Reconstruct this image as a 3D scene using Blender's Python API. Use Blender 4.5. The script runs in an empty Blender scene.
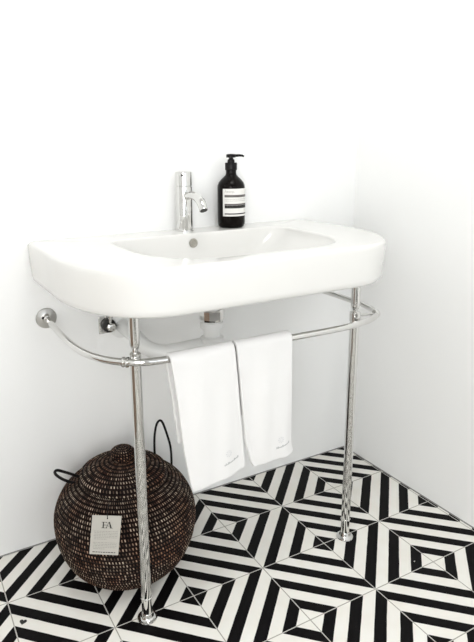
import bpy, bmesh, math, random
from mathutils import Vector, Matrix

PI = math.pi
random.seed(7)
S = bpy.context.scene
COL = S.collection

# ------------------------------------------------------------------ camera
cam_d = bpy.data.cameras.new('camera')
cam = bpy.data.objects.new('camera', cam_d)
COL.objects.link(cam)
cr = Vector((0.87226362, -0.48891096, -0.01105659))
cu = Vector((0.127498, 0.20552523, 0.9703111))
cf = Vector((0.47212333, 0.84777677, -0.24160735))
M = Matrix((cr, cu, -cf)).transposed().to_4x4()
M.translation = Vector((-0.74254, -1.10275, 1.05981))
cam.matrix_world = M
cam_d.sensor_fit = 'HORIZONTAL'
cam_d.sensor_width = 36.0
cam_d.lens = 595.61 / 474 * 36
cam_d.shift_x = (237 - 216.29) / 474
cam_d.shift_y = (294.81 - 321) / 474
cam_d.clip_start = 0.02
S.camera = cam

# ------------------------------------------------------------------ world, lights, exposure
W = bpy.data.worlds.new('world'); S.world = W
W.use_nodes = True
bg = W.node_tree.nodes['Background']
bg.inputs[0].default_value = (0.90, 0.95, 1.0, 1)
bg.inputs[1].default_value = 2.0


def area(name, loc, target, sx, sy, power, col):
    l = bpy.data.lights.new(name, 'AREA')
    l.shape = 'RECTANGLE'; l.size = sx; l.size_y = sy; l.energy = power; l.color = col
    o = bpy.data.objects.new(name, l); COL.objects.link(o)
    o.location = loc
    d = Vector(target) - Vector(loc)
    o.rotation_euler = d.to_track_quat('-Z', 'Y').to_euler()
    return o


area('added_left_light', (-1.215, -1.30, 0.95), (0.3, -0.25, 0.55), 1.05, 1.05, 33.5, (1.0, 0.988, 0.965))  # added light from the left, standing in for an unseen source
area('ceiling_light', (-0.20, -0.50, 2.44), (-0.20, -0.50, 0), 0.45, 0.45, 8.6, (1.0, 0.982, 0.95))

S.view_settings.view_transform = 'Standard'
S.view_settings.look = 'None'
S.view_settings.gamma = 1.0
S.view_settings.use_curve_mapping = False
S.view_settings.exposure = 0.0


# ------------------------------------------------------------------ helpers
def props(o, label=None, cat=None, group=None, kind=None):
    if label: o['label'] = label
    if cat: o['category'] = cat
    if group: o['group'] = group
    if kind: o['kind'] = kind
    return o


def empty(name, loc, label, cat, group=None):
    o = bpy.data.objects.new(name, None); COL.objects.link(o)
    o.location = loc; o.empty_display_size = 0.05
    bpy.context.view_layer.update()
    return props(o, label, cat, group)


def link(name, bm, mat, parent=None, smooth=True, label=None):
    bmesh.ops.recalc_face_normals(bm, faces=bm.faces[:])
    me = bpy.data.meshes.new(name); bm.to_mesh(me); bm.free()
    if smooth:
        for p in me.polygons: p.use_smooth = True
        me.set_sharp_from_angle(angle=math.radians(40))
    me.materials.append(mat)
    o = bpy.data.objects.new(name, me); COL.objects.link(o)
    if parent is not None:
        o.parent = parent
        # geometry is written in world space: keep it there under the parent
        off = Vector((0, 0, 0)); p = parent
        while p is not None:
            off += p.location; p = p.parent
        o.location = -off
    if label: o['label'] = label
    return o


def box(bm, lo, hi, bevel=0.0, mat=None):
    vs = [bm.verts.new((x, y, z)) for x in (lo[0], hi[0]) for y in (lo[1], hi[1]) for z in (lo[2], hi[2])]
    if mat is not None:
        for v in vs: v.co = mat @ v.co
    q = [(0, 1, 3, 2), (4, 6, 7, 5), (0, 4, 5, 1), (2, 3, 7, 6), (0, 2, 6, 4), (1, 5, 7, 3)]
    fs = [bm.faces.new([vs[i] for i in f]) for f in q]
    if bevel:
        es = {e for f in fs for e in f.edges}
        bmesh.ops.bevel(bm, geom=list(es), offset=bevel, segments=3, affect='EDGES', profile=0.5)


def ring(bm, pts): return [bm.verts.new(p) for p in pts]


def bridge(bm, a, b, closed=True):
    n = len(a)
    out = []
    for i in range(n if closed else n - 1):
        j = (i + 1) % n
        out.append(bm.faces.new((a[i], a[j], b[j], b[i])))
    return out


def lathe(bm, prof, c=(0, 0, 0), n=40, axis=None, cap=True):
    """prof: (radius, height) along axis (default +z)."""
    az = Vector(axis).normalized() if axis is not None else Vector((0, 0, 1))
    ax = az.orthogonal().normalized() if axis is not None else Vector((1, 0, 0))
    ay = az.cross(ax)
    c = Vector(c)
    rings = []
    for r, h in prof:
        if r < 1e-6:
            rings.append([bm.verts.new(c + az * h)])
        else:
            rings.append(ring(bm, [c + az * h + (ax * math.cos(2 * PI * k / n) + ay * math.sin(2 * PI * k / n)) * r for k in range(n)]))
    for a, b in zip(rings, rings[1:]):
        if len(a) == 1 and len(b) == 1: continue
        if len(a) == 1:
            for i in range(n): bm.faces.new((a[0], b[(i + 1) % n], b[i]))
        elif len(b) == 1:
            for i in range(n): bm.faces.new((a[i], a[(i + 1) % n], b[0]))
        else: bridge(bm, a, b)
    if cap:
        if len(rings[0]) > 1: bm.faces.new(rings[0][::-1])
        if len(rings[-1]) > 1: bm.faces.new(rings[-1])
    return rings


def catmull(pts, m=8):
    P = [Vector(p) for p in pts]
    P = [P[0] * 2 - P[1]] + P + [P[-1] * 2 - P[-2]]
    out = []
    for i in range(1, len(P) - 2):
        for k in range(m):
            t = k / m
            a, b, c, d = P[i - 1], P[i], P[i + 1], P[i + 2]
            out.append(0.5 * ((2 * b) + (c - a) * t + (2 * a - 5 * b + 4 * c - d) * t * t + (3 * b - a - 3 * c + d) * t ** 3))
    out.append(P[-2].copy())
    return out


def tube(bm, pts, r, n=20, cap=True):
    P = [Vector(p) for p in pts]
    rr = r if isinstance(r, (list, tuple)) else [r] * len(P)
    t0 = (P[1] - P[0]).normalized()
    nx = t0.orthogonal().normalized()
    rings = []
    for i, p in enumerate(P):
        t = (P[min(i + 1, len(P) - 1)] - P[max(i - 1, 0)]).normalized()
        nx = (nx - t * nx.dot(t)).normalized()
        ny = t.cross(nx)
        rings.append(ring(bm, [p + (nx * math.cos(2 * PI * k / n) + ny * math.sin(2 * PI * k / n)) * rr[i] for k in range(n)]))
    for a, b in zip(rings, rings[1:]): bridge(bm, a, b)
    if cap:
        bm.faces.new(rings[0][::-1]); bm.faces.new(rings[-1])
    return rings


# ------------------------------------------------------------------ materials
def mat(name, col, rough=0.5, metal=0.0, **kw):
    m = bpy.data.materials.new(name); m.use_nodes = True
    b = m.node_tree.nodes['Principled BSDF']
    b.inputs['Base Color'].default_value = (*col, 1)
    b.inputs['Roughness'].default_value = rough
    b.inputs['Metallic'].default_value = metal
    for k, v in kw.items(): b.inputs[k].default_value = v
    return m


def nd(m, t, **kw):
    n = m.node_tree.nodes.new(t)
    for k, v in kw.items(): setattr(n, k, v)
    return n


def math_n(m, op, a, b=None, c=None):
    n = nd(m, 'ShaderNodeMath', operation=op)
    for i, v in enumerate((a, b, c)):
        if v is None: continue
        if isinstance(v, (int, float)): n.inputs[i].default_value = v
        else: m.node_tree.links.new(v, n.inputs[i])
    return n.outputs[0]


def mixc(m, f, a, b):
    n = nd(m, 'ShaderNodeMix', data_type='RGBA')
    L = m.node_tree.links
    for k, v in ((0, f), (6, a), (7, b)):
        if isinstance(v, (int, float)): n.inputs[k].default_value = v
        elif isinstance(v, tuple): n.inputs[k].default_value = (*v, 1)
        else: L.new(v, n.inputs[k])
    return n.outputs[2]


def noise_bump(m, scale, strength, dist=0.001, coord='Object', detail=3):
    L = m.node_tree.links
    tc = nd(m, 'ShaderNodeTexCoord'); nz = nd(m, 'ShaderNodeTexNoise')
    nz.inputs['Scale'].default_value = scale; nz.inputs['Detail'].default_value = detail
    L.new(tc.outputs[coord], nz.inputs['Vector'])
    bp = nd(m, 'ShaderNodeBump'); bp.inputs['Strength'].default_value = strength; bp.inputs['Distance'].default_value = dist
    L.new(nz.outputs[0], bp.inputs['Height'])
    L.new(bp.outputs[0], m.node_tree.nodes['Principled BSDF'].inputs['Normal'])
    return nz


M_wall = mat('wall_paint', (0.92, 0.925, 0.92), 0.75)
noise_bump(M_wall, 260, 0.12, 0.0006)
M_ceil = mat('ceiling_paint', (0.88, 0.88, 0.87), 0.8); noise_bump(M_ceil, 200, 0.08, 0.0005)
M_ceramic = mat('white_glazed_ceramic', (0.775, 0.77, 0.75), 0.18, **{'Coat Weight': 0.2, 'Coat Roughness': 0.08})
noise_bump(M_ceramic, 9, 0.02, 0.001, detail=1)
M_chrome = mat('polished_chrome', (0.70, 0.695, 0.68), 0.07, 1.0)
nzc = noise_bump(M_chrome, 60, 0.03, 0.0004, detail=1)
M_steel = mat('dull_steel', (0.42, 0.40, 0.36), 0.35, 1.0); noise_bump(M_steel, 300, 0.1, 0.0002)
M_brushed = mat('brushed_chrome', (0.55, 0.54, 0.52), 0.28, 1.0); noise_bump(M_brushed, 400, 0.1, 0.0002)
M_dark = mat('dark_rubber', (0.015, 0.014, 0.013), 0.6); noise_bump(M_dark, 300, 0.1, 0.0002)
M_plastic = mat('white_plastic_pipe', (0.83, 0.84, 0.83), 0.35); noise_bump(M_plastic, 90, 0.03, 0.0003)
M_added_door = mat('added_door_paint', (0.30, 0.30, 0.29), 0.5); noise_bump(M_added_door, 30, 0.05, 0.001)
M_bounce_panel = mat('bounce_panel_brown', (0.33, 0.24, 0.18), 0.5); noise_bump(M_bounce_panel, 20, 0.1, 0.001)
M_trim = mat('trim_paint', (0.8, 0.8, 0.79), 0.5); noise_bump(M_trim, 60, 0.05, 0.0005)
M_sealant = mat('grey_joint_sealant', (0.28, 0.28, 0.27), 0.7); noise_bump(M_sealant, 150, 0.2, 0.0005)

# towels: terry weave
M_towel = mat('white_terry', (0.785, 0.78, 0.775), 0.95, **{'Sheen Weight': 0.3})
noise_bump(M_towel, 900, 0.35, 0.0015, detail=2)
M_thread = mat('grey_embroidery', (0.42, 0.43, 0.43), 0.8); noise_bump(M_thread, 1500, 0.2, 0.0002)
M_thread_faint = mat('pale_embroidery', (0.66, 0.66, 0.67), 0.8); noise_bump(M_thread_faint, 1500, 0.2, 0.0002)

# bottle
M_bottle = mat('dark_brown_bottle', (0.004, 0.0025, 0.002), 0.15, **{'Specular IOR Level': 0.12})
noise_bump(M_bottle, 60, 0.01, 0.0003)
M_pump = mat('black_pump_plastic', (0.006, 0.005, 0.005), 0.35, **{'Specular IOR Level': 0.2}); noise_bump(M_pump, 200, 0.05, 0.0002)
M_label = mat('cream_paper_label', (0.80, 0.79, 0.76), 0.6); noise_bump(M_label, 400, 0.05, 0.0001)
M_ink = mat('black_ink', (0.012, 0.011, 0.010), 0.6); noise_bump(M_ink, 400, 0.05, 0.0001)
M_ink_grey = mat('grey_ink', (0.13, 0.12, 0.115), 0.6); noise_bump(M_ink_grey, 400, 0.05, 0.0001)
M_ink_pale = mat('pale_grey_ink', (0.45, 0.44, 0.43), 0.6); noise_bump(M_ink_pale, 400, 0.05, 0.0001)
M_ink_tag = mat('faded_grey_ink', (0.27, 0.26, 0.24), 0.6); noise_bump(M_ink_tag, 400, 0.05, 0.0001)
M_card = mat('tag_card', (0.47, 0.455, 0.415), 0.8)
nz = noise_bump(M_card, 600, 0.1, 0.0001)
M_cord = mat('black_leather_cord', (0.008, 0.007, 0.007), 0.5, **{'Specular IOR Level': 0.2}); noise_bump(M_cord, 400, 0.2, 0.0004)

# cement tiles: 20 cm tiles, each with five stripes either side of its diagonal, white corner to black corner
TILE = 0.2
M_tile = mat('striped_cement_tile', (0.8, 0.8, 0.8), 0.5, **{'Specular IOR Level': 0.07})
def build_tile():
    m = M_tile; L = m.node_tree.links
    b = m.node_tree.nodes['Principled BSDF']
    tc = nd(m, 'ShaderNodeTexCoord')
    mp = nd(m, 'ShaderNodeMapping'); mp.inputs['Rotation'].default_value = (0, 0, 0.008444)
    mp.inputs['Scale'].default_value = (1 / TILE, 1 / TILE, 1 / TILE)
    L.new(tc.outputs['Object'], mp.inputs['Vector'])
    sp = nd(m, 'ShaderNodeSeparateXYZ'); L.new(mp.outputs[0], sp.inputs[0])
    # slight hand-cut waviness
    nzz = nd(m, 'ShaderNodeTexNoise'); nzz.inputs['Scale'].default_value = 6; L.new(mp.outputs[0], nzz.inputs['Vector'])
    wob = math_n(m, 'MULTIPLY', math_n(m, 'SUBTRACT', nzz.outputs[0], 0.5), 0.012)
    u, v = sp.outputs[0], sp.outputs[1]
    # white centres at i even, j odd
    fa = math_n(m, 'PINGPONG', u, 1.0)                       # distance to even i
    fb = math_n(m, 'PINGPONG', math_n(m, 'ADD', v, 1.0), 1.0)  # distance to odd j
    t = math_n(m, 'ADD', math_n(m, 'ADD', fa, fb), wob)      # 0 at white centre .. 2 at black centre
    w = math_n(m, 'MULTIPLY', t, 5.0)
    saw = math_n(m, 'PINGPONG', math_n(m, 'ADD', w, 0.5), 1.0)  # .5 centre of edge
    # smooth-edged band: white when pingpong(w+.5) > .5 on even bands
    band = nd(m, 'ShaderNodeMapRange', interpolation_type='SMOOTHSTEP')
    band.inputs[1].default_value = 0.445; band.inputs[2].default_value = 0.50
    sn = math_n(m, 'ADD', math_n(m, 'MULTIPLY', math_n(m, 'SINE', math_n(m, 'MULTIPLY', w, PI)), 0.5), 0.5)
    L.new(sn, band.inputs[0])
    # grout
    gu = math_n(m, 'PINGPONG', u, 0.5); gv = math_n(m, 'PINGPONG', v, 0.5)
    # distance to nearest integer
    du = math_n(m, 'ABSOLUTE', math_n(m, 'SUBTRACT', math_n(m, 'FRACT', math_n(m, 'ADD', u, 0.5)), 0.5))
    dv = math_n(m, 'ABSOLUTE', math_n(m, 'SUBTRACT', math_n(m, 'FRACT', math_n(m, 'ADD', v, 0.5)), 0.5))
    dg = math_n(m, 'MINIMUM', du, dv)
    gr = math_n(m, 'LESS_THAN', dg, 0.0065)
    # mottling of the cement colours
    n2 = nd(m, 'ShaderNodeTexNoise'); n2.inputs['Scale'].default_value = 3.5; n2.inputs['Detail'].default_value = 6
    L.new(mp.outputs[0], n2.inputs['Vector'])
    n3 = nd(m, 'ShaderNodeTexNoise'); n3.inputs['Scale'].default_value = 40; n3.inputs['Detail'].default_value = 3
    L.new(mp.outputs[0], n3.inputs['Vector'])
    white = mixc(m, n2.outputs[0], (0.80, 0.77, 0.70), (0.88, 0.88, 0.85))
    n3r = nd(m, 'ShaderNodeMapRange'); n3r.inputs[1].default_value = 0.6; n3r.inputs[2].default_value = 0.8
    L.new(n3.outputs[0], n3r.inputs[0])
    black = mixc(m, n3r.outputs[0], (0.004, 0.0035, 0.0038), (0.012, 0.011, 0.012))
    col = mixc(m, band.outputs[0], black, white)
    # grout: pale next to black tiles, grey in white
    gcol = mixc(m, band.outputs[0], (0.50, 0.49, 0.46), (0.40, 0.385, 0.34))
    col = mixc(m, gr, col, gcol)
    L.new(col, b.inputs['Base Color'])
    bp = nd(m, 'ShaderNodeBump'); bp.inputs['Strength'].default_value = 0.25; bp.inputs['Distance'].default_value = 0.0008
    h = math_n(m, 'SUBTRACT', n3.outputs[0], math_n(m, 'MULTIPLY', gr, 1.5))
    L.new(h, bp.inputs['Height']); L.new(bp.outputs[0], b.inputs['Normal'])
build_tile()


# woven basket: u = stitches around, v = coil rows
def basket_mat(name, flip=0.0):
    m = mat(name, (0.02, 0.012, 0.01), 0.7, **{'Specular IOR Level': 0.1})
    L = m.node_tree.links; b = m.node_tree.nodes['Principled BSDF']
    uv = nd(m, 'ShaderNodeUVMap'); uv.uv_map = 'uv'
    sp = nd(m, 'ShaderNodeSeparateXYZ'); L.new(uv.outputs[0], sp.inputs[0])
    u, v = sp.outputs[0], sp.outputs[1]
    row = math_n(m, 'FLOOR', v)
    fv = math_n(m, 'FRACT', v)
    wn = nd(m, 'ShaderNodeTexWhiteNoise', noise_dimensions='1D'); L.new(row, wn.inputs['W'])
    uu = math_n(m, 'ADD', u, math_n(m, 'MULTIPLY', wn.outputs[0], math_n(m, 'LESS_THAN', row, 49.5)))   # the lid's stitches line up as rays
    fu = math_n(m, 'FRACT', math_n(m, 'ADD', uu, math_n(m, 'MULTIPLY', fv, 0.35)))
    st = math_n(m, 'FLOOR', uu)
    cmb = nd(m, 'ShaderNodeCombineXYZ'); L.new(st, cmb.inputs[0]); L.new(row, cmb.inputs[1])
    w2 = nd(m, 'ShaderNodeTexWhiteNoise', noise_dimensions='2D'); L.new(cmb.outputs[0], w2.inputs['Vector'])
    # the light grass shows between stitches
    a = math_n(m, 'MULTIPLY', math_n(m, 'GREATER_THAN', fu, 0.60), math_n(m, 'LESS_THAN', fu, 0.93))
    c = math_n(m, 'MULTIPLY', math_n(m, 'GREATER_THAN', fv, 0.28), math_n(m, 'LESS_THAN', fv, 0.80))
    gap = math_n(m, 'MULTIPLY', a, c)
    tc = nd(m, 'ShaderNodeTexCoord')
    nz = nd(m, 'ShaderNodeTexNoise'); nz.inputs['Scale'].default_value = 14; nz.inputs['Detail'].default_value = 3
    L.new(tc.outputs['Object'], nz.inputs['Vector'])
    mr = nd(m, 'ShaderNodeMapRange'); mr.inputs[1].default_value = 0.38; mr.inputs[2].default_value = 0.62
    L.new(nz.outputs[0], mr.inputs[0])
    w2p = math_n(m, 'POWER', w2.outputs[0], 1.6)
    straw = mixc(m, w2p, (0.06, 0.036, 0.026), (0.68, 0.57, 0.45))
    red = mixc(m, w2p, (0.06, 0.024, 0.016), (0.44, 0.24, 0.15))
    straw = mixc(m, mr.outputs[0], red, straw)
    dark = mixc(m, w2.outputs[0], (0.004, 0.003, 0.003), (0.016, 0.008, 0.006))
    L.new(mixc(m, gap, dark, straw), b.inputs['Base Color'])
    bp = nd(m, 'ShaderNodeBump'); bp.inputs['Strength'].default_value = 0.7; bp.inputs['Distance'].default_value = 0.002
    hgt = math_n(m, 'SUBTRACT', math_n(m, 'SINE', math_n(m, 'MULTIPLY', fv, PI)), math_n(m, 'MULTIPLY', gap, 0.6))
    L.new(hgt, bp.inputs['Height']); L.new(bp.outputs[0], b.inputs['Normal'])
    return m
M_basket = basket_mat('dark_woven_coils')

# ------------------------------------------------------------------ room
XR, YB, XL, YF, H = 0.609, 0.388, -1.25, -2.6, 2.5
T = 0.12
def room_box(name, lo, hi, m, bev=0):
    bm = bmesh.new(); box(bm, lo, hi, bev)
    return props(link(name, bm, m, None, smooth=False), kind='structure')
room_box('floor', (XL - T, YF - T, -0.1), (XR + T, YB + T, 0), M_tile)
room_box('ceiling', (XL - T, YF - T, H), (XR + T, YB + T, H + T), M_ceil)
room_box('wall_back', (XL - T, YB, 0), (XR + T, YB + T, H), M_wall)
room_box('wall_right', (XR, YF - T, 0), (XR + T, YB, H), M_wall)
room_box('wall_left', (XL - T, YF - T, 0), (XL, YB, H), M_wall)
# wall behind the camera, with a window opening added to let world light in
bm = bmesh.new()
wx0, wx1, wz0, wz1 = -0.80, 0.50, 0.55, 2.25
for lo, hi in (((XL, YF - T, 0), (wx0, YF, H)), ((wx1, YF - T, 0), (XR, YF, H)),
               ((wx0, YF - T, 0), (wx1, YF, wz0)), ((wx0, YF - T, wz1), (wx1, YF, H))):
    box(bm, lo, hi)
props(link('wall_front', bm, M_wall, None, smooth=False), kind='structure')
bm = bmesh.new()  # frame and mullion of that added opening
for lo, hi in (((wx0, YF - .09, wz0), (wx0 + .05, YF - .03, wz1)), ((wx1 - .05, YF - .09, wz0), (wx1, YF - .03, wz1)),
               ((wx0, YF - .09, wz0), (wx1, YF - .03, wz0 + .05)), ((wx0, YF - .09, wz1 - .05), (wx1, YF - .03, wz1)),
               ((-.175, YF - .09, wz0), (-.125, YF - .03, wz1))):
    box(bm, lo, hi)
props(link('added_window_front', bm, M_trim, None, smooth=False), kind='structure')
bm = bmesh.new(); box(bm, (XL + 0.001, -2.55, 0), (XL + 0.04, -1.93, 2.05), 0.004)  # unseen door, added as a dark surface for the chrome to reflect
props(link('added_door', bm, M_added_door, None, smooth=False), kind='structure')
bm = bmesh.new()      # frame bars added round the left area light; wall behind is solid
for lo, hi in (((XL, -1.90, 0.34), (XL + .03, -1.84, 1.56)), ((XL, -0.76, 0.34), (XL + .03, -0.70, 1.56)),
               ((XL, -1.90, 0.34), (XL + .03, -0.70, 0.40)), ((XL, -1.90, 1.50), (XL + .03, -0.70, 1.56))):
    box(bm, lo, hi)
props(link('added_light_frame', bm, M_trim, None, smooth=False), kind='structure')
bm = bmesh.new(); box(bm, (XL, -0.68, 0), (XL + 0.018, YB, 0.60), 0.003)  # unseen brown panel, added for warm bounce and chrome reflections
props(link('bounce_panel', bm, M_bounce_panel, None, smooth=False), kind='structure')
# thin sealant joints where floor meets walls
bm = bmesh.new()
box(bm, (XL, YB - 0.0025, 0), (XR, YB, 0.003))
props(link('trim_1', bm, M_sealant, None, smooth=False), kind='structure')
bm = bmesh.new()
box(bm, (XR - 0.0025, YF, 0), (XR, YB - 0.0025, 0.003))
props(link('trim_2', bm, M_sealant, None, smooth=False), kind='structure')

# ------------------------------------------------------------------ washbasin
ZT, ZB = 0.838, 0.737
BC = -0.0215


def outline(cx, hw, yb, yf, ax, by, e=2.4, rb=0.01, n=144, c=None, er=None):
    """closed D-shaped plan, resampled by equal angles about c."""
    pts = []
    for k in range(13):      # back right corner
        a = k / 12 * PI / 2
        pts.append((cx + hw - rb + rb * math.cos(a), yb - rb + rb * math.sin(a)))
    for k in range(13):
        a = PI / 2 + k / 12 * PI / 2
        pts.append((cx - hw + rb + rb * math.cos(a), yb - rb + rb * math.sin(a)))
    for k in range(161):      # front left corner
        a = k / 160 * PI / 2
        pts.append((cx - hw + ax - ax * math.cos(a) ** (2 / e), yf + by - by * math.sin(a) ** (2 / e)))
    for k in range(161):
        a = PI / 2 - k / 160 * PI / 2
        e_ = er or e
        pts.append((cx + hw - ax + ax * max(math.cos(a), 0) ** (2 / e_), yf + by - by * math.sin(a) ** (2 / e_)))
    c = c or (cx, 0.13)
    P = [(math.atan2(y - c[1], x - c[0]), x, y) for x, y in pts]
    out = []
    m = len(P)
    for k in range(n):
        th = -PI + 2 * PI * (k + 0.5) / n
        d = (math.cos(th), math.sin(th)); best = None
        for i in range(m):
            x1, y1 = P[i][1] - c[0], P[i][2] - c[1]; x2, y2 = P[(i + 1) % m][1] - c[0], P[(i + 1) % m][2] - c[1]
            ex, ey = x2 - x1, y2 - y1
            den = d[0] * ey - d[1] * ex
            if abs(den) < 1e-12: continue
            t = (x1 * ey - y1 * ex) / den; s = (x1 * d[1] - y1 * d[0]) / den
            if t > 0 and -1e-6 <= s <= 1 + 1e-6: best = t
        out.append((c[0] + d[0] * best, c[1] + d[1] * best))
    return out


NB = 360
CC = (BC, 0.13)
basin = empty('washbasin', (BC, YB, ZB), 'wide white ceramic washbasin with rounded front on chrome legs against the wall', 'washbasin')


def basin_body():
    bm = bmesh.new()
    def O(d, extra=0.0):   # outer, inset d
        return outline(BC, 0.4215 - d, YB - 0.0005, -0.100 + d, 0.195 - d * .5, 0.295 - d * .5, 2.4, 0.010, NB, CC, 2.08)
    def I(d, sl=0.0, sr=0.0, rb=0.05):   # bowl rim, inset d ; rear stays steep
        xl, xr = -0.270 + d + sl, 0.243 - d - sr
        return outline((xl + xr) / 2, (xr - xl) / 2, 0.296 - d * .55, -0.048 + d, 0.16 - d * .3, 0.19 - d * .3, 2.3, rb, NB, CC)
    R = []
    add = lambda P, z: R.append(ring(bm, [(x, y, z) for x, y in P]))
    add(O(0.06), ZB); add(O(0.020), ZB); add(O(0.012), ZB + 0.002); add(O(0.006), ZB + 0.008); add(O(0.004), ZB + 0.018)
    add(O(0.001), ZT - 0.03); add(O(0.0), ZT - 0.014)
    for k in range(1, 7):
        a = k / 6 * PI / 2
        add(O(0.009 * (1 - math.cos(a))), ZT - 0.009 + 0.009 * math.sin(a))
    add(O(0.020), ZT + 0.0003)
    add(I(-0.016), ZT); add(I(-0.007), ZT - 0.0003)
    for k in range(1, 7):
        a = k / 6 * PI / 2 * .93
        add(I(-0.007 + 0.008 * math.sin(a)), ZT - 0.0003 - 0.008 * (1 - math.cos(a)))
    add(I(0.004, .003, .008), ZT - 0.022)
    add(I(0.010, .008, .03), ZT - 0.045)
    add(I(0.018, .015, .055), ZT - 0.065)
    add(I(0.030, .02, .075), ZT - 0.078)
    add(I(0.045, .03, .085), ZT - 0.084)
    # bowl floor falls to the waste
    base = I(0.045, .03, .085)
    D = (-0.0, 0.13)
    for f, z in ((0.75, 0.087), (0.5, 0.089), (0.25, 0.0905), (0.12, 0.092)):
        add([(D[0] + (x - D[0]) * f, D[1] + (y - D[1]) * f) for x, y in base], ZT - z)
    for a, b in zip(R, R[1:]): bridge(bm, a, b)
    bm.faces.new(R[0][::-1]); bm.faces.new(R[-1])
    return link('basin_body', bm, M_ceramic, basin)
body = basin_body()
# overflow: chrome ring with slotted cover on the rear wall of the bowl
bm = bmesh.new()
lathe(bm, [(0.0, 0), (0.0115, 0), (0.0125, .0015), (0.0118, .003), (0.0085, .0034), (0.0070, .002), (0, .002)], (-0.0335, 0.2925, 0.8125), 32, axis=(0, -1, 0.03), cap=False)
link('overflow_cover', bm, M_steel, basin, label='round grey metal overflow cover')
bm = bmesh.new()
lathe(bm, [(0.0, -0.004), (0.030, -0.004), (0.031, 0), (0.026, .003), (0.0, .0045)], (0.0, 0.13, ZT - 0.0885), 36, cap=False)
link('drain_cover', bm, M_chrome, basin, label='round chrome drain cover')

# ------------------------------------------------------------------ chrome washstand: two legs joined by a towel rail
LX, LY, RX, RY = -0.3245, -0.006, 0.2682, -0.0078
stand = empty('washstand_frame', ((LX + RX) / 2, LY, 0), 'polished chrome washstand frame of two legs and a wraparound towel rail', 'washstand')
for x, y in ((LX, LY), (RX, RY)):
    bm = bmesh.new()
    lathe(bm, [(0.0118, 0.004), (0.0118, 0.648), (0.0095, 0.650)], (x, y, 0), 40)
    leg = link('leg', bm, M_chrome, stand)
    bm = bmesh.new()
    lathe(bm, [(0.0100, 0.650), (0.0064, 0.652), (0.0064, 0.657), (0.0085, 0.659), (0.0108, 0.667), (0.0114, 0.678), (0.0112, ZB)], (x, y, 0), 40)
    link('upper_sleeve', bm, M_chrome, leg)
    bm = bmesh.new()
    lathe(bm, [(0.0122, 0.055), (0.0132, 0.056), (0.0132, 0.058), (0.0122, 0.059)], (x, y, 0), 40)
    link('collar', bm, M_chrome, leg)
    bm = bmesh.new()
    lathe(bm, [(0.0, 0.0), (0.0225, 0.0), (0.0235, 0.0015), (0.0225, 0.004), (0.0165, 0.0055), (0.0145, 0.008), (0.0135, 0.016), (0.0122, 0.018)], (x, y, 0), 44, cap=False)
    link('foot_flange', bm, M_chrome, leg)
RZL, RZR = 0.634, 0.627
rail_pts = [(-0.411, 0.384, 0.640), (-0.413, 0.30, 0.638), (-0.414, 0.22, 0.637), (-0.412, 0.145, 0.636), (-0.402, 0.080, 0.635), (-0.380, 0.030, 0.634),
            (-0.350, -0.005, RZL), (-0.318, -0.026, RZL), (-0.27, -0.0365, 0.6335), (-0.18, -0.0400, 0.632), (0.0, -0.0415, 0.630), (0.14, -0.0405, 0.628),
            (0.22, -0.037, RZR), (0.275, -0.0285, RZR), (0.322, -0.012, 0.625), (0.360, 0.014, 0.624), (0.388, 0.055, 0.624), (0.401, 0.11, 0.625),
            (0.405, 0.19, 0.626), (0.405, 0.28, 0.627), (0.405, 0.384, 0.627)]
bm = bmesh.new(); tube(bm, catmull(rail_pts, 8), 0.0078, 24)
link('towel_rail', bm, M_chrome, stand)
for x, z in ((-0.411, 0.640), (0.405, 0.627)):
    bm = bmesh.new()
    lathe(bm, [(0.0, 0), (0.0255, 0), (0.0265, 0.0015), (0.0265, 0.004), (0.0255, 0.0050), (0.0120, 0.0058), (0.0105, 0.0065), (0.0100, 0.020), (0.0078, 0.0205)], (x, YB, z), 44, axis=(0, -1, 0), cap=False)
    fl = link('wall_flange', bm, M_brushed, stand)
    bm = bmesh.new()      # set screw
    lathe(bm, [(0.0035, 0), (0.0035, 0.004), (0.002, 0.0045), (0.002, 0.002), (0, 0.002)], (x - 0.0092, YB - 0.015, z + 0.004), 14, axis=(-1, 0, 0.4))
    link('set_screw', bm, M_dark, fl, label='small dark set screw')
# clamp collar on the rail by the left leg, ball joint and pin on the right
bm = bmesh.new()
d = (Vector(rail_pts[7]) - Vector(rail_pts[5])).normalized()
c0 = Vector(rail_pts[6]) + d * 0.004
lathe(bm, [(0.0078, -0.006), (0.0108, -0.006), (0.0112, -0.003), (0.0095, -0.0015), (0.0095, 0.0015), (0.0112, 0.003), (0.0108, 0.006), (0.0078, 0.006)], c0, 32, axis=d)
tube(bm, [c0, Vector((LX, LY, 0.634))], 0.0045, 14)
link('rail_clamp', bm, M_chrome, stand)
bm = bmesh.new()
b0 = Vector((0.3655, 0.020, 0.6245))
lathe(bm, [(0, -0.0125), (0.006, -0.0115), (0.0105, -0.007), (0.0125, 0), (0.0105, 0.007), (0.006, 0.0115), (0, 0.0125)], b0, 28, cap=False)
tube(bm, [b0, Vector((RX, RY, 0.642))], 0.0042, 14)
lathe(bm, [(0.0118, -0.012), (0.0138, -0.012), (0.0138, 0.010), (0.0118, 0.010)], (RX, RY, 0.640), 30)
link('rail_clamp', bm, M_chrome, stand)

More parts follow.
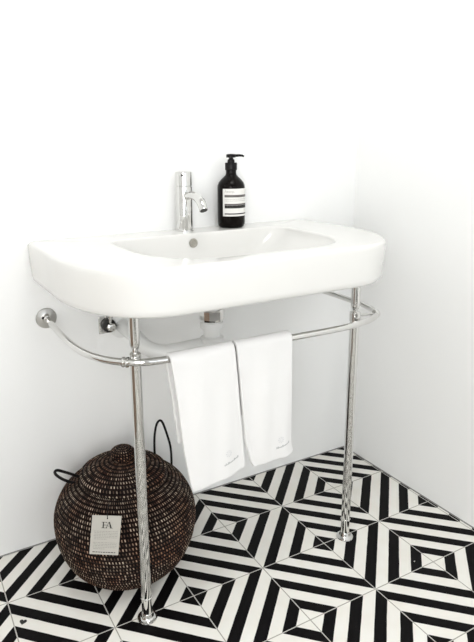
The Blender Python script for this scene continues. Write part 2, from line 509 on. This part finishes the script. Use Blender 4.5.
# ------------------------------------------------------------------ waste pipe with trap
trap = empty('waste_trap', (-0.055, 0.16, 0.57), 'white plastic waste trap with a chrome nut hanging below the washbasin', 'pipe')
TX, TY = -0.056, 0.155
bm = bmesh.new()
lathe(bm, [(0.017, ZB + .001), (0.017, 0.672), (0.022, 0.670), (0.022, 0.668)], (TX, TY, 0), 36)
link('tailpiece', bm, M_plastic, trap)
bm = bmesh.new()
lathe(bm, [(0.0175, 0.669), (0.0305, 0.669), (0.0320, 0.665), (0.0320, 0.644), (0.0300, 0.639), (0.018, 0.638)], (TX, TY, 0), 14)
link('chrome_nut', bm, M_chrome, trap, smooth=False, label='faceted chrome nut')
bm = bmesh.new()
lathe(bm, [(0.020, 0.640), (0.029, 0.634), (0.029, 0.620), (0.021, 0.618), (0.021, 0.598), (0.029, 0.594), (0.030, 0.560), (0.028, 0.535), (0.018, 0.526), (0.0, 0.524)], (TX, TY, 0), 36, cap=False)
link('trap_cup', bm, M_plastic, trap)
bm = bmesh.new()
tube(bm, catmull([(TX, TY, 0.576), (-0.10, 0.172, 0.570), (-0.145, 0.19, 0.562), (-0.178, 0.204, 0.561), (-0.205, 0.222, 0.571), (-0.216, 0.25, 0.586), (-0.214, 0.30, 0.590), (-0.212, YB - 0.001, 0.590)], 8), 0.0195, 26)
lathe(bm, [(0.0195, 0.0), (0.034, 0.0), (0.035, 0.006), (0.0195, 0.012)], (-0.212, YB - .001, 0.590), 30, axis=(0, -1, 0))
link('drain_pipe', bm, M_plastic, trap)

# ------------------------------------------------------------------ angle valve on the wall
vx, vz = -0.2510, 0.598
valve = empty('angle_valve', (vx, YB, vz), 'small chrome angle valve on the wall beneath the left end of the washbasin', 'valve')
bm = bmesh.new()
box(bm, (vx - 0.024, YB - 0.004, vz - 0.024), (vx + 0.024, YB, vz + 0.024), 0.0015)
link('wall_plate', bm, M_chrome, valve)
bm = bmesh.new()
lathe(bm, [(0.0175, 0), (0.0185, 0.002), (0.0185, 0.016), (0.014, 0.018)], (vx, YB - 0.004, vz), 28, axis=(0, -1, 0))
link('gasket_ring', bm, M_dark, valve, label='black ring')
bm = bmesh.new()
lathe(bm, [(0.011, 0.004), (0.011, 0.026), (0.0125, 0.027), (0.0125, 0.038), (0.010, 0.040), (0, 0.0405)], (vx, YB, vz), 8, axis=(0, -1, 0))
tube(bm, [(vx, YB - 0.024, vz), (vx + 0.004, YB - 0.024, vz + 0.045)], 0.004, 14)
link('valve_body', bm, M_chrome, valve)

# ------------------------------------------------------------------ tap
fx, fy = -0.0270, 0.3545
tap = empty('basin_tap', (fx, fy, ZT), 'chrome cylindrical mixer tap with short curved spout on the washbasin deck', 'tap')
bm = bmesh.new()
lathe(bm, [(0.0240, ZT + .0003), (0.0240, ZT + 0.003), (0.0222, ZT + 0.0045), (0.0222, ZT + 0.1185), (0.0212, ZT + 0.1195), (0, ZT + 0.1195)], (fx, fy, 0), 44)
link('tap_body', bm, M_chrome, tap)
bm = bmesh.new()
lathe(bm, [(0.0205, ZT + 0.1195), (0.0205, ZT + 0.1208), (0.0222, ZT + 0.1215), (0.0222, ZT + 0.156), (0.0205, ZT + 0.158), (0, ZT + 0.158)], (fx, fy, 0), 44)
hd = link('handle', bm, M_chrome, tap)
bm = bmesh.new()
lathe(bm, [(0.0032, 0), (0.0032, 0.0012), (0.0, 0.0014)], (fx - 0.0125, fy - 0.0183, ZT + 0.149), 16, axis=(-0.56, -0.83, 0))
link('indicator_dot', bm, M_dark, hd, label='small dark dot')
bm = bmesh.new()
sp = catmull([(fx, fy - 0.012, ZT + 0.094), (fx, fy - 0.045, ZT + 0.098), (fx, fy - 0.075, ZT + 0.095), (fx, fy - 0.098, ZT + 0.083), (fx, fy - 0.112, ZT + 0.064)], 8)
tube(bm, sp, 0.0112, 28)
sd = link('spout', bm, M_chrome, tap)
bm = bmesh.new()
dd = (sp[-1] - sp[-2]).normalized()
lathe(bm, [(0.0096, -0.001), (0.0096, 0.0006), (0, 0.0006)], sp[-1], 24, axis=dd)
link('aerator', bm, M_dark, sd, label='dark spout opening')

# ------------------------------------------------------------------ soap bottle
bx, by_, br = 0.1170, 0.3485, 0.0385
bottle = empty('soap_bottle', (bx, by_, ZT), 'dark brown pump soap bottle with cream label beside the tap', 'bottle')
bm = bmesh.new()
lathe(bm, [(0.0, 0.0006), (0.0315, 0.0006), (0.0350, 0.003), (0.0376, 0.009), (br, 0.016), (br, 0.110), (0.0378, 0.117), (0.0345, 0.125), (0.028, 0.133), (0.0205, 0.1395), (0.0155, 0.145), (0.0145, 0.150), (0.0145, 0.160), (0, 0.160)], (bx, by_, ZT), 56, cap=False)
link('bottle_body', bm, M_bottle, bottle)
bm = bmesh.new()
lathe(bm, [(0.0, 0.158), (0.0162, 0.158), (0.0168, 0.160), (0.0168, 0.176), (0.0160, 0.178), (0.010, 0.1765), (0.0098, 0.186), (0.0075, 0.1875), (0.006, 0.188), (0.006, 0.1915), (0.0125, 0.192), (0.0130, 0.1965), (0.011, 0.2010), (0, 0.202)], (bx, by_, ZT), 36, cap=False)
pm = link('pump', bm, M_pump, bottle)
bm = bmesh.new()
nd0 = Vector((0.88, -0.46, 0)).normalized()
base = Vector((bx, by_, ZT + 0.1965))
tube(bm, [base - nd0 * 0.013, base + nd0 * 0.005, base + nd0 * 0.024 + Vector((0, 0, .001)), base + nd0 * 0.032 + Vector((0, 0, 0)), base + nd0 * 0.036 + Vector((0, 0, -0.0025))], [0.0040, 0.0042, 0.0033, 0.0029, 0.0025], 16)
link('nozzle', bm, M_pump, pm)

# label wraps round the bottle; everything on it is laid out in (arc length, height)
LA = -PI / 2 + 0.06        # centre angle (world), facing front and right
LW = 0.094                 # label width along the arc
lz0, lz1 = 0.034, 0.109


def on_label(s, h, lift=0.0):
    r = br + 0.0003 + lift
    a = LA + s / br
    return Vector((bx + r * math.cos(a), by_ + r * math.sin(a), ZT + h))


def label_rect(bm, s0, s1, h0, h1, lift=0.0):
    n = max(2, int((s1 - s0) / 0.003))
    lo = [[bm.verts.new(on_label(s0 + (s1 - s0) * i / n, h, l)) for i in range(n + 1)] for h, l in ((h0, lift), (h1, lift))]
    hi = [[bm.verts.new(on_label(s0 + (s1 - s0) * i / n, h, l)) for i in range(n + 1)] for h, l in ((h0, lift + .00025), (h1, lift + .00025))]
    bridge(bm, lo[0], lo[1], False); bridge(bm, hi[1], hi[0], False)
    bridge(bm, hi[0], lo[0], False); bridge(bm, lo[1], hi[1], False)
    for k in (0, -1): bm.faces.new((lo[0][k], lo[1][k], hi[1][k], hi[0][k]))


bm = bmesh.new(); label_rect(bm, -LW / 2, LW / 2, lz0, lz1)
lab = link('label', bm, M_label, bottle, label='cream paper label')
e = 0.0003


def text_verts(body, size):
    cu_ = bpy.data.curves.new('lettering', 'FONT'); cu_.body = body; cu_.size = size; cu_.resolution_u = 3
    o = bpy.data.objects.new('lettering', cu_); COL.objects.link(o)
    bpy.context.view_layer.update()
    me = bpy.data.meshes.new_from_object(o.evaluated_get(bpy.context.evaluated_depsgraph_get()))
    V = [tuple(v.co) for v in me.vertices]; F = [tuple(p.vertices) for p in me.polygons]
    bpy.data.objects.remove(o); bpy.data.curves.remove(cu_); bpy.data.meshes.remove(me)
    return V, F


def letters(bm, body, size, place):
    V, F = text_verts(body, size)
    vs = [bm.verts.new(place(x, y)) for x, y, _ in V]
    for f in F:
        try: bm.faces.new([vs[i] for i in f])
        except ValueError: pass


sl = -0.0415
bm = bmesh.new(); letters(bm, 'Aesop.', 0.0105, lambda x, y: on_label(sl + x, 0.0985 + y, 0.0006))
link('brand_lettering', bm, M_ink_pale, lab, smooth=False, label='pale grey lettering')
bm = bmesh.new(); label_rect(bm, sl, LW / 2 - .006, 0.0860, 0.0925, e)
link('printed_band', bm, M_ink_grey, lab, label='grey band')
bm = bmesh.new(); label_rect(bm, sl, LW / 2 - .006, 0.0560, 0.0640, e)
link('printed_band', bm, M_ink, lab, label='black band')
bm = bmesh.new(); label_rect(bm, sl, LW / 2 - .006, 0.0645, 0.0685, e)
link('printed_band', bm, M_ink_grey, lab, label='grey band')
bm = bmesh.new(); label_rect(bm, sl, LW / 2 - .006, 0.0392, 0.0422, e)
link('printed_rule', bm, M_ink, lab, label='thin black rule')
bm = bmesh.new()
rng = random.Random(3)
for h in (0.0800, 0.0755):
    s = sl
    while s < LW / 2 - .02:
        w = rng.uniform(0.0015, 0.004); label_rect(bm, s, s + w, h, h + 0.0012, e); s += w + 0.0012
link('small_print', bm, M_ink_pale, lab, label='rows of pale small print')

# ------------------------------------------------------------------ hand towels
def towel(name, label, L, R, zb_l, zb_r, back, seed, ry, emblem, script, slant):
    """L/R: left and right edges as (z, x) from the rail down."""
    root = empty(name, ((L[0][1] + R[0][1]) / 2, ry, RZL + .012), label, 'towel', 'white hand towels on the rail')
    rz = 0.6315
    def edge(E, z):
        for (z0, x0), (z1, x1) in zip(E, E[1:]):
            if z >= z1: return x0 + (x1 - x0) * (z0 - z) / (z0 - z1)
        return E[-1][1]
    rg = random.Random(seed); ph = [rg.uniform(0, 6) for _ in range(4)]
    rr = 0.0135
    nu, nv = 36, 44
    def P(u, t, lift=0.0):      # t: 0 back hem .. 1 front hem
        zb = zb_l + (zb_r - zb_l) * u
        A = back; Bc = PI * rr; C = rz - zb
        tot = A + Bc + C; s = t * tot
        if s < A:
            z = rz - (A - s); y = ry + rr + 0.002 * math.sin(u * 5 + ph[0]); k = 0
            nrm = Vector((0, 1, 0))
        elif s < A + Bc:
            a = (s - A) / rr
            y = ry + rr * math.cos(a); z = rz + rr * math.sin(a); nrm = Vector((0, math.cos(a), math.sin(a))); k = 0
        else:
            d = s - A - Bc; z = rz - d; k = min(1, d / 0.12); nrm = Vector((0, -1, 0))
            y = ry - rr - k * (0.0035 * math.sin(u * 6.5 + ph[1] + z * 4) + 0.0022 * math.sin(u * 13 + ph[2] - z * 9)) - 0.002 * k * (rz - z) / .3
        zz = min(z, rz)
        x = edge(L, zz) * (1 - u) + edge(R, zz) * u
        # rounded lower corners
        return Vector((x, y, z)) + nrm * lift
    bm = bmesh.new()
    tv = [i / nv for i in range(nv + 1)]
    A, Bc, C = back, PI * rr, rz - zb_l
    tot = A + Bc + C
    ts = [A / tot * i / 12 for i in range(12)] + [A / tot + Bc / tot * i / 12 for i in range(12)] + [(A + Bc) / tot + C / tot * i / 36 for i in range(37)]
    grid = [[bm.verts.new(P(i / nu, t)) for i in range(nu + 1)] for t in ts]
    for a, b in zip(grid, grid[1:]): bridge(bm, a, b, False)
    o = link('cloth', bm, M_towel, root)
    sm = o.modifiers.new('thickness', 'SOLIDIFY'); sm.thickness = 0.0075; sm.offset = 0.0
    bv = o.modifiers.new('soft_edge', 'BEVEL'); bv.width = 0.003; bv.segments = 3; bv.limit_method = 'ANGLE'; bv.angle_limit = math.radians(50)
    # hem line near the lower edge
    def front(u, z):
        zb = zb_l + (zb_r - zb_l) * u; C_ = rz - zb; tot_ = back + PI * rr + C_
        return P(u, (back + PI * rr + (rz - z)) / tot_, 0.0042)
    def inv(x, z): 
        a, b = edge(L, z), edge(R, z); return (x - a) / (b - a)
    # round emblem
    bm = bmesh.new()
    ex, ez = emblem
    def pt(x, z): return front(inv(x, z), z)
    for k in range(8):
        a = 2 * PI * k / 8
        for r0, r1 in ((0.0025, 0.0048), (0.0058, 0.0082)):
            q = []
            for (r, da) in ((r0, -.28), (r0, .28), (r1, .22), (r1, -.22)):
                q.append(bm.verts.new(pt(ex + r * math.cos(a + da), ez + r * math.sin(a + da))))
            bm.faces.new(q)
    link('emblem', bm, M_thread_faint, root, smooth=False, label='faint round embroidered emblem')
    bm = bmesh.new()
    sx, sz = script; x = 0.0; rg2 = random.Random(seed + 5)
    while x < 0.038:
        w = rg2.uniform(0.0018, 0.0036); h = rg2.choice((0.0032, 0.0032, 0.0052))
        q = [(x, 0), (x + w, 0), (x + w, h), (x, h)]
        bm.faces.new([bm.verts.new(pt(sx + a, sz + b + a * slant)) for a, b in q])
        x += w + 0.0008
    link('embroidered_script', bm, M_thread, root, smooth=False, label='small line of grey embroidered script')
    return root


RYL = -0.0400
towel('hand_towel', 'white hand towel hanging on the rail nearer the basket, longer of the two',
      [(0.66, -0.268), (0.6315, -0.266), (0.54, -0.253), (0.42, -0.240), (0.34, -0.227), (0.3146, -0.2195)],
      [(0.66, -0.116), (0.6315, -0.1145), (0.54, -0.104), (0.433, -0.094), (0.36, -0.088), (0.3146, -0.0845)],
      0.3200, 0.3440, 0.20, 3, RYL, (-0.1345, 0.3935), (-0.147, 0.3660), 0.20)
towel('hand_towel', 'white hand towel hanging on the rail beside the bare chrome stretch, shorter of the two',
      [(0.66, -0.1105), (0.6315, -0.1095), (0.507, -0.096), (0.40, -0.085), (0.352, -0.072), (0.331, -0.060)],
      [(0.66, 0.0365), (0.6315, 0.0372), (0.477, 0.040), (0.37, 0.041), (0.350, 0.047), (0.331, 0.052)],
      0.3360, 0.3460, 0.17, 9, RYL - 0.0006, (0.006, 0.3905), (-0.006, 0.3690), 0.16)

# ------------------------------------------------------------------ lidded basket
kx, ky = -0.2915, 0.201
KW, KH = 0.945, 0.905     # overall width and height factors of the basket profile
basket = empty('woven_basket', (kx, ky, 0), 'round dark brown woven lidded basket on the floor under the washbasin', 'basket')


def coil_lathe(bm, prof, pitch, nst, c, start_row=0, amp=0.0022):
    """lathe a profile with raised coils; uv = (stitch count, row count)."""
    P = [Vector((r * KW, h * KH)) for r, h in prof]
    # smooth and measure
    Q = [Vector((p.x, p.y)) for p in catmull([(p.x, p.y, 0) for p in P], 10)]
    cum = [0.0]
    for a, b in zip(Q, Q[1:]): cum.append(cum[-1] + (b - a).length)
    rows = max(1, round(cum[-1] / pitch)); step = cum[-1] / rows
    def at(s):
        for i in range(len(Q) - 1):
            if cum[i + 1] >= s or i == len(Q) - 2:
                f = (s - cum[i]) / max(cum[i + 1] - cum[i], 1e-9); f = min(max(f, 0), 1)
                t = (Q[i + 1] - Q[i]).normalized()
                return Q[i].lerp(Q[i + 1], f), Vector((t.y, -t.x))
    uvl = bm.loops.layers.uv.new('uv')
    n = 96; sub = 5
    rings = []; vv = []
    for k in range(rows * sub + 1):
        s = step * k / sub
        p, nm = at(s)
        fv = (k % sub) / sub
        p = p + nm * (amp * math.sin(PI * fv) if k % sub else 0)
        r = max(p.x, 0.0006)
        rings.append(ring(bm, [(c[0] + r * math.cos(2 * PI * j / n), c[1] + r * math.sin(2 * PI * j / n), c[2] + p.y) for j in range(n)]))
        vv.append(k / sub + start_row)
    for k, (a, b) in enumerate(zip(rings, rings[1:])):
        for i in range(n):
            j = (i + 1) % n
            f = bm.faces.new((a[i], a[j], b[j], b[i]))
            us = (i / n * nst, (i + 1) / n * nst, (i + 1) / n * nst, i / n * nst)
            v0, v1 = vv[k] + 1e-4, vv[k + 1] - 1e-4
            for l, u_, v_ in zip(f.loops, us, (v0, v0, v1, v1)): l[uvl].uv = (u_, v_)


bm = bmesh.new()
coil_lathe(bm, [(0.001, 0.003), (0.06, 0.003), (0.105, 0.004), (0.135, 0.020), (0.163, 0.055), (0.182, 0.105), (0.1885, 0.155), (0.184, 0.195), (0.168, 0.232), (0.150, 0.255), (0.132, 0.268), (0.112, 0.276), (0.103, 0.271), (0.100, 0.255)], 0.0105, 146, (kx, ky, 0))
link('basket_body', bm, M_basket, basket)
bm = bmesh.new()
coil_lathe(bm, [(0.098, 0.276), (0.106, 0.279), (0.115, 0.286), (0.111, 0.297), (0.096, 0.306), (0.071, 0.317), (0.045, 0.324), (0.026, 0.331)], 0.0115, 80, (kx, ky, 0), 50)
lid = link('lid', bm, M_basket, basket)
bm = bmesh.new()
coil_lathe(bm, [(0.022, 0.326), (0.023, 0.334), (0.030, 0.341), (0.0315, 0.350), (0.027, 0.359), (0.015, 0.365), (0.001, 0.366)], 0.0065, 26, (kx, ky, 0), 80, 0.0012)
link('lid_knob', bm, M_basket, lid)
# cord handles
for pts, r in (([(-0.196, 0.218, 0.236), (-0.197, 0.220, 0.290), (-0.1945, 0.221, 0.330), (-0.188, 0.221, 0.358), (-0.179, 0.220, 0.3675), (-0.171, 0.219, 0.358), (-0.160, 0.217, 0.320), (-0.1525, 0.215, 0.280), (-0.153, 0.212, 0.215)], 0.0030),
               ([(-0.385, 0.262, 0.243), (-0.410, 0.262, 0.260), (-0.428, 0.259, 0.273), (-0.443, 0.256, 0.283), (-0.451, 0.252, 0.283), (-0.448, 0.249, 0.274), (-0.432, 0.247, 0.258), (-0.411, 0.246, 0.244), (-0.385, 0.246, 0.230)], 0.0036)):
    bm = bmesh.new(); tube(bm, catmull(pts, 8), r, 14)
    link('handle', bm, M_cord, basket, label='black cord handle loop')
# hang tag lying against the front
tc_ = [Vector(p) for p in ((-0.41093115, 0.07967582, 0.25123067), (-0.35536407, 0.04105918, 0.25272064), (-0.37593048, 0.01873911, 0.17321533), (-0.43008603, 0.05666159, 0.17238168))]
nrm = (tc_[1] - tc_[0]).cross(tc_[3] - tc_[0]).normalized()
if nrm.y > 0: nrm = -nrm
TAG_LIFT = 0.006


def tagp(u, v, lift=0.0):     # u right 0..1, v down 0..1
    p = tc_[0] * (1 - u) * (1 - v) + tc_[1] * u * (1 - v) + tc_[2] * u * v + tc_[3] * (1 - u) * v
    return p + nrm * (TAG_LIFT + lift)


def tag_poly(bm, uv, lift=0.0012): bm.faces.new([bm.verts.new(tagp(u, v, lift)) for u, v in uv])


def tag_bar(bm, u0, u1, v0, v1): tag_poly(bm, [(u0, v0), (u1, v0), (u1, v1), (u0, v1)])


bm = bmesh.new()
f0 = [bm.verts.new(tagp(u, v, 0)) for u, v in ((0, 0), (1, 0), (1, 1), (0, 1))]
f1 = [bm.verts.new(tagp(u, v, 0.0008)) for u, v in ((0, 0), (1, 0), (1, 1), (0, 1))]
bridge(bm, f0, f1); bm.faces.new(f0[::-1]); bm.faces.new(f1)
tagc = link('hang_tag', bm, M_card, basket, smooth=False, label='pale card tag with monogram')
bm = bmesh.new()      # eyelet
for k in range(1): tag_poly(bm, [(0.53 + 0.022 * math.cos(2 * PI * i / 12), 0.075 + 0.018 * math.sin(2 * PI * i / 12)) for i in range(12)])
link('eyelet', bm, M_ink, tagc, smooth=False, label='dark punched hole')
bm = bmesh.new()      # monogram E A with serifs, sharing one stroke
tag_bar(bm, 0.385, 0.425, 0.165, 0.325)                       # E stem
for v in (0.165, 0.238, 0.313): tag_bar(bm, 0.345 if v != .238 else 0.385, 0.53, v, v + 0.012)
tag_bar(bm, 0.515, 0.53, 0.165, 0.195); tag_bar(bm, 0.52, 0.535, 0.290, 0.325)
tag_poly(bm, [(0.585, 0.160), (0.600, 0.160), (0.520, 0.318), (0.500, 0.318)])   # A thin leg
tag_poly(bm, [(0.585, 0.160), (0.625, 0.160), (0.705, 0.318), (0.650, 0.318)])   # A thick leg
tag_bar(bm, 0.545, 0.66, 0.262, 0.272)
tag_bar(bm, 0.475, 0.545, 0.314, 0.325); tag_bar(bm, 0.630, 0.735, 0.314, 0.325)
link('monogram', bm, M_ink, tagc, smooth=False, label='black EA monogram')
bm = bmesh.new(); rng = random.Random(5)
for i, v in enumerate([0.40, 0.44, 0.48, 0.52, 0.56, 0.60, 0.69, 0.73, 0.77, 0.81, 0.85]):
    u = 0.10 + (0.02 if i % 3 else 0)
    end = 0.92 if i not in (5, 10) else rng.uniform(0.5, 0.7)
    while u < end:
        w = rng.uniform(0.03, 0.09); tag_bar(bm, u, min(u + w, end), v, v + 0.012); u += w + 0.022
link('printed_lines', bm, M_ink_tag, tagc, smooth=False, label='rows of grey small print')
bm = bmesh.new(); u = 0.10
while u < 0.88:
    w = rng.uniform(0.05, 0.1); tag_bar(bm, u, min(u + w, .9), 0.93, 0.948); u += w + 0.018
link('printed_lines', bm, M_ink, tagc, smooth=False, label='darker bottom line of print')
bm = bmesh.new()      # string from the eyelet up into the weave
tube(bm, catmull([tagp(0.53, 0.075, 0.001), tagp(0.52, -0.10, 0.004), tagp(0.50, -0.30, -0.012)], 6), 0.0009, 8)
link('tag_string', bm, M_cord, tagc, label='thin dark string')

# ------------------------------------------------------------------ bits on the floor
bm = bmesh.new()
pts = []
for k in range(28):
    t = 2 * PI * k / 28
    hx = 16 * math.sin(t) ** 3; hy = 13 * math.cos(t) - 5 * math.cos(2 * t) - 2 * math.cos(3 * t) - math.cos(4 * t)
    pts.append((hx * 0.00052, hy * 0.00052))
ca, sa = math.cos(-0.55), math.sin(-0.55)
lo = [bm.verts.new((-0.579 + x * ca - y * sa, 0.125 + x * sa + y * ca, 0.0004)) for x, y in pts]
hi = [bm.verts.new((v.co.x, v.co.y, 0.0014)) for v in lo]
bridge(bm, lo, hi); bm.faces.new(lo[::-1]); bm.faces.new(hi)
props(link('leaf_scrap', bm, M_ink, None, smooth=False), 'tiny dark heart-shaped scrap on a pale tile stripe left of the basket', 'scrap')
bm = bmesh.new(); bmesh.ops.create_icosphere(bm, subdivisions=2, radius=0.0016, matrix=Matrix.Translation((0.356, -0.179, 0.0016)))
props(link('crumb', bm, M_label, None), 'tiny white speck on a black tile stripe right of the chrome leg', 'crumb')
